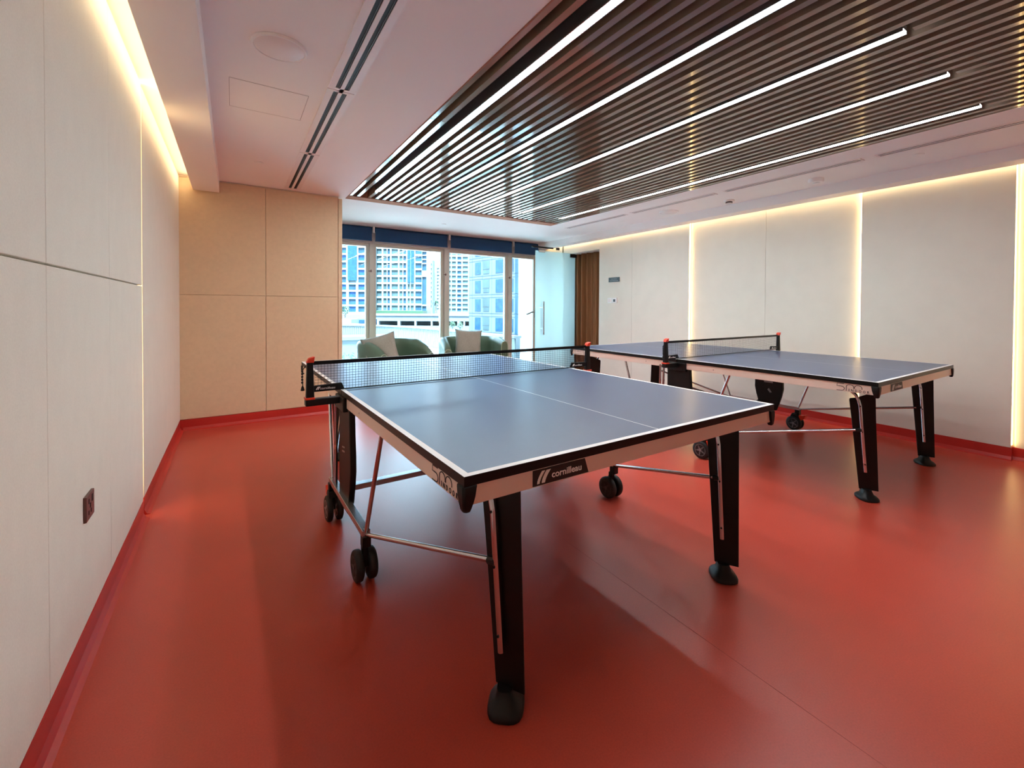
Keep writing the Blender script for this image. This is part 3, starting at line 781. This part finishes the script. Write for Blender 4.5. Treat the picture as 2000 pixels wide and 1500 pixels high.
    for x0 in (.052, .094):
        arc = [P(x0-.0, .05 if x0 < .06 else .45)]
        for q in range(11):
            a = pi-pi*q/10; arc.append((x0+.019+.019*cos(a), zb_+H*(.60+.34*sin(a))))
        arc.append(P(x0+.038, .45)); stroke(mb, arc, sw, Mside)
    xx = .064
    for ch, wd in (('I', .0), ('N', .012), ('D', .0105), ('O', .0125), ('O', .0125), ('R', .010)):
        if ch == 'I': stroke(mb, [(xx+.002, zb_+.001), (xx+.002, zb_+H*.36)], .003, Mside)
        else: place_text(mb, ch, .0205, Mside @ Matrix.Translation((xx, zb_+.001, 0)), width=wd, offset=.0003)
        xx += (wd if wd else .004)+.0085
    mb.build('printed_lettering', M_INK, T)
    Mend = Matrix.Translation((-.550, -(L2-.005)-.0012, TH-.0745)) @ Matrix.Rotation(pi/2, 4, 'X')
    mb = MB(); q = [(0, 0), (.207, 0), (.192, .0445), (0, .0445)]
    mb.hexa([Mend @ Vector((a, b, -.0008)) for a, b in q], [Mend @ Vector((a, b, .0006)) for a, b in q])
    lp = mb.build('logo_plate', M_INK, T)
    mb = MB(); Mt = Mend @ Matrix.Translation((0, 0, .0012))
    def blade(p):
        mb.hexa([Mt @ Vector((a, b, -.0004)) for a, b in p], [Mt @ Vector((a, b, .0004)) for a, b in p])
    # two curved blades
    for ox, wdt in ((.012, .011), (.028, .015)):
        L_ = []; R_ = []
        for k in range(7):
            t_ = k/6; z = .005+.034*t_; x = ox+.002+.017*t_**1.7
            L_.append((x, z)); R_.append((x+wdt*(.75+.25*t_), z))
        for k in range(6): blade([L_[k], R_[k], R_[k+1], L_[k+1]])
    place_text(mb, 'cornilleau', .027, Mt @ Matrix.Translation((.066, .013, 0)), width=.112, offset=.0004)
    mb.build('logo', M_WHITE, lp)
    return T

make_table('table_tennis_table', (1.218, 2.372, 0), .016, 'blue table tennis table nearest the cream fabric wall', 1)
make_table('table_tennis_table', (3.857, 2.366, 0), .010, 'blue table tennis table beside the ivory panelled wall', -1)

# ------------------------------------------------------------------ green tub chairs
def tub_chair(loc, rz, W, D, label, arms=(.52, .56)):
    t = tag(empty('tub_chair', loc, rz), label, 'armchair', 'green tub chairs in the window bay')
    # U-shaped shell path: opening towards -y
    path = []
    n = 44
    for i in range(n+1):
        a = -pi*.06+(pi*1.12)*i/n          # from right front round the back to left front
        e = 2.7
        cx_, cy_ = cos(a), sin(a)
        k = (abs(cx_)**e+abs(cy_)**e)**(-1/e)
        path.append(Vector((W/2*k*cx_, D/2*k*cy_*1.0, 0)))
    pre = [Vector((path[0].x, path[0].y-d, 0)) for d in (.24, .18, .12, .06)]
    post = [Vector((path[-1].x, path[-1].y-d, 0)) for d in (.06, .12, .18, .24)]
    path = pre+path+post
    Nn = len(path); rings = []; th = .135
    for i, p in enumerate(path):
        d = (path[min(i+1, Nn-1)]-path[max(i-1, 0)]).normalized(); nin = Vector((-d.y, d.x, 0))
        e = min(i, Nn-1-i)/7.0; e = min(1, e)
        side = arms[0] if i < Nn/2 else arms[1]
        back_h = .715
        h0 = side
        h = h0+(back_h-h0)*sin(e*pi/2)**.8 if e < 1 else back_h
        tk = th*(.80+.2*e)
        c = p+nin*tk/2
        rg = []
        prof = [(-.5, .16), (-.5, .30), (-.5, h-.09), (-.46, h-.045), (-.33, h-.012), (-.1, h), (.1, h), (.33, h-.012), (.46, h-.045), (.5, h-.09), (.5, .30), (.5, .16)]
        for u, z in prof: rg.append(c+nin*tk*u+Vector((0, 0, z)))
        rings.append(rg)
    mb = MB(); mb.loft(rings); smooth_angle(mb.build('shell', M_GREEN, t), 60)
    # piping on the two front edges
    mb = MB()
    for rg in (rings[0], rings[-1]):
        mb.tube([rg[k] for k in range(1, 11)], .006, 8)
    mb.build('piping', M_PIPE, t)
    mb = MB(); rings2 = []
    for z, s_ in ((.17, .93), (.19, .97), (.36, .98), (.405, .95), (.42, .86)):
        rg = []
        for q in range(40):
            a = 2*pi*q/40; e = 3.2; k = (abs(cos(a))**e+abs(sin(a))**e)**(-1/e)
            rg.append(Vector(((W/2-th)*s_*k*cos(a), -.06+(D/2-.07)*s_*k*sin(a), z)))
        rings2.append(rg)
    mb.loft(rings2); smooth_angle(mb.build('seat_cushion', M_GREEN, t), 60)
    mb = MB(); mb.lathe((0, 0, 0), (0, 0, 1), [(.26, 0), (.27, .01), (.27, .03), (.05, .045), (.04, .17)], 32)
    smooth_angle(mb.build('pedestal_base', M_BLACK, t))
    return t
def pillow(loc, rot, s, label):
    mb = MB(); n = 16; top, bot = {}, {}
    for i in range(n+1):
        for j in range(n+1):
            u, v = i/n*2-1, j/n*2-1
            w = s*(1-.09*(1-abs(u)**2.0)*(abs(v)**3)) ; w2 = s*(1-.09*(1-abs(v)**2.0)*(abs(u)**3))
            x, y = u*w2/2, v*w/2
            hgt = .075*((1-u**4)*(1-v**4))**.55 + .006*sin(7*u+3*v)*(1-u*u)*(1-v*v)
            top[i, j] = mb.bm.verts.new((x, -hgt, y)); bot[i, j] = mb.bm.verts.new((x, hgt, y)) if 0 < i < n and 0 < j < n else top[i, j]
    for i in range(n):
        for j in range(n):
            for g, o in ((top, 1), (bot, 0)):
                q = [g[i, j], g[i+1, j], g[i+1, j+1], g[i, j+1]]
                try: mb.bm.faces.new(q if o else q[::-1])
                except ValueError: pass
    o = mb.build('cushion', M_PILL, smooth=True)
    o.location = loc; o.rotation_euler = rot
    return tag(o, label, 'cushion', 'taupe scatter cushions')
tub_chair((1.90, 6.22, 0), radians(22), .95, .86, 'green tub chair nearest the tan wall holding a tilted cushion')
tub_chair((3.13, 6.24, 0), radians(-10), 1.0, .84, 'green tub chair nearest the glass door holding an upright cushion', (.66, .56))
pillow((1.655, 6.00, .590), (radians(-20), radians(-15), radians(-22)), .46, 'taupe cushion tilted against the arm of the chair by the tan wall')
pillow((3.06, 6.20, .625), (radians(-14), radians(4), radians(-16)), .43, 'taupe cushion upright in the chair nearest the glass door')

# ------------------------------------------------------------------ outdoors
FW = Vector((sin(YAW), cos(YAW), 0)); RT = Vector((cos(YAW), -sin(YAW), 0)); HZ = CY
def ext(px, py, dep):
    """point at camera-frame depth DEP seen at pixel (px, py)"""
    return FW*dep + RT*((px-CX)/F_PX*dep) + Vector((0, 0, CAM_H-(py-HZ+12-.0)*dep/F_PX*1.0))
HZ = CY - .0139*F_PX + 12   # horizon row
def EX(px, py, dep):
    return FW*dep + RT*((px-CX)/F_PX*dep) + Vector((0, 0, CAM_H+(601.2+(px-1022)*.0055-py)*dep/F_PX))
def facade_box(mb, pxa, pxb, ya, yb, d0, d1, ddep=0.0):
    """box whose face spans pixels pxa..pxb, ya..yb at depth d0, going back to d1"""
    a = EX(pxa, yb, d0); b = EX(pxb, ya, d0)
    x = RT*((pxa-CX)/F_PX*d0); x2 = RT*((pxb-CX)/F_PX*d0)
    base = [FW*d0+x, FW*d0+x2, FW*d1+x2, FW*d1+x]
    z0, z1 = a.z, b.z
    mb.hexa([Vector((p.x, p.y, z0)) for p in base], [Vector((p.x, p.y, z1)) for p in base])
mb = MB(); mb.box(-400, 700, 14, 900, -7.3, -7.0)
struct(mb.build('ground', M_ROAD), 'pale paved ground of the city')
mb = MB(); mb.box(-3, 16, 7.14, 14.6, -.5, -.02)
struct(mb.build('terrace', M_TERR), 'cream paved terrace outside the windows')
# ribbed white parapet curving round the terrace
def parapet():
    t = tag(empty('terrace_parapet', (4, 13, -.02)), 'white ribbed parapet curving round the terrace', 'parapet')
    pts = [EX(640, 690, 15.5), EX(735, 690, 15.2), EX(790, 690, 14.4), EX(845, 690, 13.2), EX(900, 690, 11.8), EX(950, 690, 10.6), EX(1012, 690, 9.6)]
    P_ = []
    for i in range(len(pts)-1):
        for k in range(12):
            P_.append(pts[i].lerp(pts[i+1], k/12))
    P_.append(pts[-1])
    for _ in range(10): P_ = [P_[0]]+[(P_[i-1]+P_[i]*2+P_[i+1])/4 for i in range(1, len(P_)-1)]+[P_[-1]]
    mb = MB(); org = t.location
    for a, b in zip(P_, P_[1:]):
        d = (b-a).normalized(); a2 = Vector((a.x, a.y, .25)); b2 = Vector((b.x, b.y, .25))
        mb.bar(a2-org, b2-org, .12, .54)
        for q in (0, .5):
            c_ = a2.lerp(b2, q)-org; nn = Vector((d.y, -d.x, 0))
            mb.bar(c_+nn*.065, c_+nn*.065+d*.05, .02, .5)
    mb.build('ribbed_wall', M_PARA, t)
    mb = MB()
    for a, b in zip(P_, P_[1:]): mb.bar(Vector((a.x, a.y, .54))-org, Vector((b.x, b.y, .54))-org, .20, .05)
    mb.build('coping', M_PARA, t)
parapet()
# planter at the near corner of the terrace
pl = tag(empty('terrace_planter', (2.25, 9.4, -.02)), 'white terrace planter with green plants beside the tan wall', 'planter')
mb = MB(); mb.box(-1.1, .62, .0, .5, 0, .52); mb.box(-1.15, .68, -.04, .54, .52, .60); mb.build('planter_box', M_PARA, pl, bevel=.01)
mb = MB(); random.seed(5)
for k in range(130):
    x = random.uniform(-.8, .5); y = random.uniform(-.5, -.1); z = random.uniform(.0, .28); a = random.uniform(0, 2*pi); L_ = random.uniform(.05, .12)
    d = Vector((cos(a), sin(a), random.uniform(.2, 1))).normalized(); q = d.orthogonal().normalized()*.018
    p = Vector((x, y, z)); mb.quad(p, p+d*L_*.5+q, p+d*L_, p+d*L_*.5-q)
for k in range(16):
    x = random.uniform(-.8, .5); mb.tube([(x, -.3, 0), (x+random.uniform(-.05, .05), -.3, .26)], .006, 5)
mb.build('foliage', M_LEAF, pl)
# white neighbouring wall close to the glass door
wn_ = tag(empty('stair_tower', EX(1060, 640, 9.0)), 'plain white stair tower seen through the window by the glass door', 'building')
mb = MB()
o_ = wn_.location.copy(); tmp = MB(); facade_box(tmp, 1013, 1110, 380, 760, 11.5, 13.0)
for v in tmp.bm.verts: v.co -= o_
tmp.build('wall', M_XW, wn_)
tmp = MB(); facade_box(tmp, 1022, 1060, 478, 479.5, 11.46, 11.5)
for v in tmp.bm.verts: v.co -= o_
tmp.build('joint', M_GREY, wn_)

def tower(name, label, dep, xs, ys, pier, slab, x0, x1, ytop, ybot, mwall, mwin, back=14, skip=(), tall=None, group=None):
    """xs: list of (left, right) window columns in px; ys: list of (top, bottom) rows in px"""
    t = tag(empty(name, EX((x0+x1)/2, ybot, dep)), label, 'building', group)
    o = t.location.copy()
    def B(mb, *a):
        tmp = MB(); facade_box(tmp, *a)
        m = bpy.data.meshes.new('x'); tmp.bm.to_mesh(m); tmp.bm.free()
        n0 = len(mb.bm.verts); mb.bm.from_mesh(m); mb.bm.verts.ensure_lookup_table()
        for v in mb.bm.verts[n0:]: v.co -= o
        bpy.data.meshes.remove(m)
    mb = MB(); B(mb, x0, x1, ytop, ybot, dep+.8, dep+back)
    mb.build('tower_core', mwall, t)
    mb = MB()
    # piers between the columns and slabs between the rows
    edges = [x0]+[v for c in xs for v in c]+[x1]
    for a, b in zip(edges[0::2], edges[1::2]):
        if b-a > .3: B(mb, a, b, ytop, ybot, dep, dep+.8)
    rows = [ytop]+[v for r in ys for v in r]+[ybot]
    for a, b in zip(rows[0::2], rows[1::2]):
        if b-a > .3: B(mb, x0, x1, a, b, dep+.1, dep+.8)
    mb.build('facade_grid', mwall, t)
    for ci, (a, b) in enumerate(xs):
        for ri, (c, d) in enumerate(ys):
            if (ci, ri) in skip: continue
            mb = MB(); B(mb, a, b, c, d, dep+.55, dep+.85)
            mb.build('window', mwin[(ci*7+ri*3) % len(mwin)], t)
    return t, B
# tower behind the first window
rowsA = [(425+14.3*k+1.6, 425+14.3*k+12.9) for k in range(14)]
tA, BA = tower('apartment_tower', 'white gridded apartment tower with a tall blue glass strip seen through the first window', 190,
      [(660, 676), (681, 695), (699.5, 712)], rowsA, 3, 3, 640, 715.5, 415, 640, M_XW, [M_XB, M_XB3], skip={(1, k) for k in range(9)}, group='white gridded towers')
mb = MB(); BA(mb, 679, 696.5, 416, 548, 189.6, 190.9); mb.build('glass_strip', M_XB3, tA)
# tower behind the second window
rowsB = [(429.5+13.75*k+1.7, 429.5+13.75*k+12.3) for k in range(13)]
tB, BB = tower('apartment_tower', 'white gridded apartment tower with stepped balconies seen through the second window', 205,
      [(733, 745.5), (748.5, 755), (756.5, 761.5), (764.5, 777), (780, 786), (787.5, 793), (796, 800.5), (802, 808), (811, 823.5)],
      rowsB, 3, 3, 727, 824, 425, 640, M_XW, [M_XB2, M_XB2, M_XB], skip={(c_, k) for c_ in (6, 7) for k in range(9)}, group='white gridded towers')
mb = MB(); BB(mb, 795.5, 801, 426, 552, 204.6, 205.9); BB(mb, 802, 808.5, 426, 552, 204.6, 205.9); mb.build('glass_strip', M_XB3, tB)
mb = MB(); BB(mb, 824, 832.5, 440, 640, 206, 216); mb.build('side_wing', M_XB, tB)
mb = MB()
for k in range(6): BB(mb, 824, 832.8, 474+8*k, 476+8*k, 205.5, 206)
BB(mb, 824, 832.8, 529, 541, 205.5, 206); BB(mb, 822, 832.8, 595, 598, 205.5, 206)
mb.build('balcony_slab', M_XW, tB)
mb = MB(); BB(mb, 727, 826, 607.5, 616, 196, 204.8); mb.build('podium_canopy', M_LEAF, tB)
# hazy towers far behind
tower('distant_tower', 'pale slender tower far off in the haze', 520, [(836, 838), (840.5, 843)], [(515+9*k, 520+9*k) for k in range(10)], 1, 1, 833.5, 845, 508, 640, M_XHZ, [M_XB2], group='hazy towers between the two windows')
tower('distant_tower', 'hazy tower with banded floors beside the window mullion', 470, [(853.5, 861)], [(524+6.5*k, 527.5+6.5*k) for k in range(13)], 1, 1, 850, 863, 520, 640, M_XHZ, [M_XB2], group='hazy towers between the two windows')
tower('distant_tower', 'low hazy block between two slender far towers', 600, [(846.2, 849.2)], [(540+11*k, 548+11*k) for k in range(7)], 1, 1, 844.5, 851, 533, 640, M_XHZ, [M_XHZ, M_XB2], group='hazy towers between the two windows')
# tower behind the third window
rowsC = [(483.6+9.15*k, 489.4+9.15*k) for k in range(14)]
tower('apartment_tower', 'beige finely gridded tower seen through the third window', 300,
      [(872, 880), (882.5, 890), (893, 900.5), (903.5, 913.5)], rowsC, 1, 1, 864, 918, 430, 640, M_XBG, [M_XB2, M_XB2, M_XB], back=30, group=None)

# near stone-clad block, its face turned towards us at an angle
def block():
    t = tag(empty('office_block', EX(950, 645, 72)), 'pale stone clad block with blue windows seen through the third window', 'building')
    o = t.location.copy()
    P1 = FW*75+RT*((928-CX)/F_PX*75); dr_ = (RT*.655-FW*.755).normalized(); nr = Vector((dr_.y, -dr_.x, 0))
    if nr.dot(FW) > 0: nr = -nr
    def sx(px):
        k = (px-CX)/F_PX
        # (P1+ s d).RT = k (P1+ s d).FW
        return (k*P1.dot(FW)-P1.dot(RT))/(dr_.dot(RT)-k*dr_.dot(FW))
    def zz(px, py):
        s = sx(px); dep = (P1+dr_*s).dot(FW); return CAM_H+(601.2+(px-1022)*.0055-py)*dep/F_PX
    def B(mb, pa, pb, z0, z1, n0, n1):
        s0, s1 = sx(pa), sx(pb)
        base = [P1+dr_*s0+nr*n0, P1+dr_*s1+nr*n0, P1+dr_*s1+nr*n1, P1+dr_*s0+nr*n1]
        mb.hexa([Vector((p.x, p.y, z0))-o for p in base], [Vector((p.x, p.y, z1))-o for p in base])
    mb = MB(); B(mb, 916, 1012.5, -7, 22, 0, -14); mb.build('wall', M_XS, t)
    fl = 3.27
    zr = [zz(933, y) for y in (643.5, 610.5, 573.5, 536.5)]
    z0 = zr[0]; fl = (zr[3]-zr[0])/3
    mb = MB()
    for k in range(-1, 7):
        B(mb, 916, 1012.5, z0+fl*k-.35, z0+fl*k-.30, .0, .03)
        B(mb, 916, 1012.5, z0+fl*k+2.25, z0+fl*k+2.30, 0, .03)
    for px in (922, 941.5, 960, 990): B(mb, px, px+.35, -5, 22, 0, .03)
    mb.build('cladding_joint', mat('stone_joint', rgb(60, 70, 82), .8), t)
    for k in range(-1, 7):
        zb = z0+fl*k
        for a, b, m_, q0, q1 in ((928, 938.7, M_XB3, 0, 2.02), (943.2, 955.6, M_XB2, .75, 2.15), (944, 955.2, M_XB2, .02, .62), (968, 984.5, M_XB3, -.02, 2.05), (999.5, 1003, M_XB, .0, 2.0)):
            mb = MB(); B(mb, a, b, zb+q0, zb+q1, -.02, .05); f = mb.build('window', m_, t)
        mb = MB(); B(mb, 1006, 1011, zb-.3, zb+fl-.4, 0, .06); mb.build('glass_strip', M_XB, t)
block()
# low viaduct with dark bays
t = tag(empty('viaduct', EX(800, 637, 100)), 'pale low viaduct with dark open bays behind the parapet', 'bridge')
o_ = t.location.copy()
def VB(mats, name, items):
    tmp = MB()
    for a in items: facade_box(tmp, *a)
    for v in tmp.bm.verts: v.co -= o_
    tmp.build(name, mats, t)
VB(M_XHZ, 'deck', [(640, 1000, 616.5, 626.5, 100, 112), (640, 1000, 637.5, 720, 100, 112)])
VB(M_XW, 'pillar', [(x, x+w, 626.5, 637.5, 100, 101) for x, w in ((730, 10), (776.5, 5), (809.5, 3.5), (841.5, 3), (858.5, 6), (893, 4), (905, 3))])
VB(M_XB2, 'dark_bay', [(640, 1000, 626.5, 637.5, 106, 107)])
VB(M_XW, 'railing', [(730, 918, 613.5, 616.5, 99.8, 100)])

# palms and trees
def palm(px, py_base, py_top, dep, label):
    b = EX(px, py_base, dep); h = (py_base-py_top)*dep/F_PX
    t = tag(empty('palm_tree', b), label, 'tree', 'palm trees outside')
    mb = MB(); mb.tube([(0, 0, 0), (.05, 0, h*.5), (0, 0, h*.8)], [.22, .16, .14], 8); mb.build('trunk', M_TRUNK, t)
    mb = MB(); random.seed(int(px))
    for k in range(22):
        a = random.uniform(0, 2*pi); el = random.uniform(-.2, .9); L_ = h*.38
        d = Vector((cos(a), sin(a), 0)); prev = Vector((0, 0, h*.8)); q = Vector((-d.y, d.x, 0))*h*.035
        for s in range(4):
            nx_ = prev + d*L_/4 + Vector((0, 0, L_/4*(el-.45*s)))
            mb.quad(prev-q, prev+q, nx_+q*.8, nx_-q*.8); prev = nx_
    mb.build('fronds', M_LEAF, t)
palm(851.5, 612, 585, 150, 'palm tree beside the stepped balcony tower')
def bush(px, py, r, dep, label, name='tree'):
    b = EX(px, py+r*1.5, dep); R = r*dep/F_PX
    t = tag(empty(name, b), label, 'tree', 'trees along the street')
    mb = MB(); mb.tube([(0, 0, 0), (0, 0, R*1.0)], R*.08, 6); mb.build('trunk', M_TRUNK, t)
    mb = MB(); random.seed(int(px*3))
    for k in range(160):
        u = Vector((random.gauss(0, 1), random.gauss(0, 1), random.gauss(0, 1))).normalized()*R*random.uniform(.5, 1)
        p = Vector((0, 0, R*1.5))+u; q = Vector((random.uniform(-1, 1), random.uniform(-1, 1), random.uniform(-1, 1))).normalized(); w_ = q.orthogonal().normalized()
        mb.quad(p-q*R*.13, p+w_*R*.13, p+q*R*.13, p-w_*R*.13)
    mb.build('foliage', M_LEAF, t)
bush(674, 606, 10, 60, 'leafy tree by the foot of the tower at the tan wall')
bush(884, 634, 7, 80, 'small street tree before the beige tower')
bush(899, 635, 7, 82, 'small street tree beside the stone clad block')
# parked cars
def car(px, py, dep, m, label, sc=1.0):
    t = tag(empty('parked_car', EX(px, py, dep), -YAW), label, 'car', 'cars parked below the terrace')
    mb = MB(); mb.prism([(-2.1, .35), (2.1, .35), (2.15, .75), (1.3, .92), (.7, 1.38), (-1.1, 1.40), (-1.8, .95), (-2.15, .85)], 1, -.85, .85); mb.build('car_body', m, t, bevel=.06)
    mb = MB(); mb.prism([(-1.5, .98), (1.1, .95), (.62, 1.30), (-1.0, 1.32)], 1, -.87, .87); mb.build('car_window', M_CARGL, t)
    for x in (-1.3, 1.3):
        for y in (-.8, .8):
            mb = MB(); mb.disc((x, y, .33), (0, 1, 0), .33, .2, 18); mb.build('wheel', M_RUB, t)
car(689, 652, 62, M_CARW, 'white car parked below the terrace nearest the tan wall')
car(707, 650, 70, M_CARG, 'grey car parked behind the white car')
mb = MB(); facade_box(mb, 630, 730, 657, 730, 55, 80)
o = struct(mb.build('street_podium', M_ROAD), 'raised street where cars stand')
# low dark shopfront under the first tower
mb = MB(); facade_box(mb, 687, 716, 625, 645, 84, 90)
tag(mb.build('shopfront', M_XB), 'dark glazed shopfront behind the parked cars', 'building')
mb = MB(); facade_box(mb, 640, 686, 624, 657, 80, 83.9)
tag(mb.build('kiosk', M_XW), 'plain white kiosk beside the parked cars', 'building')
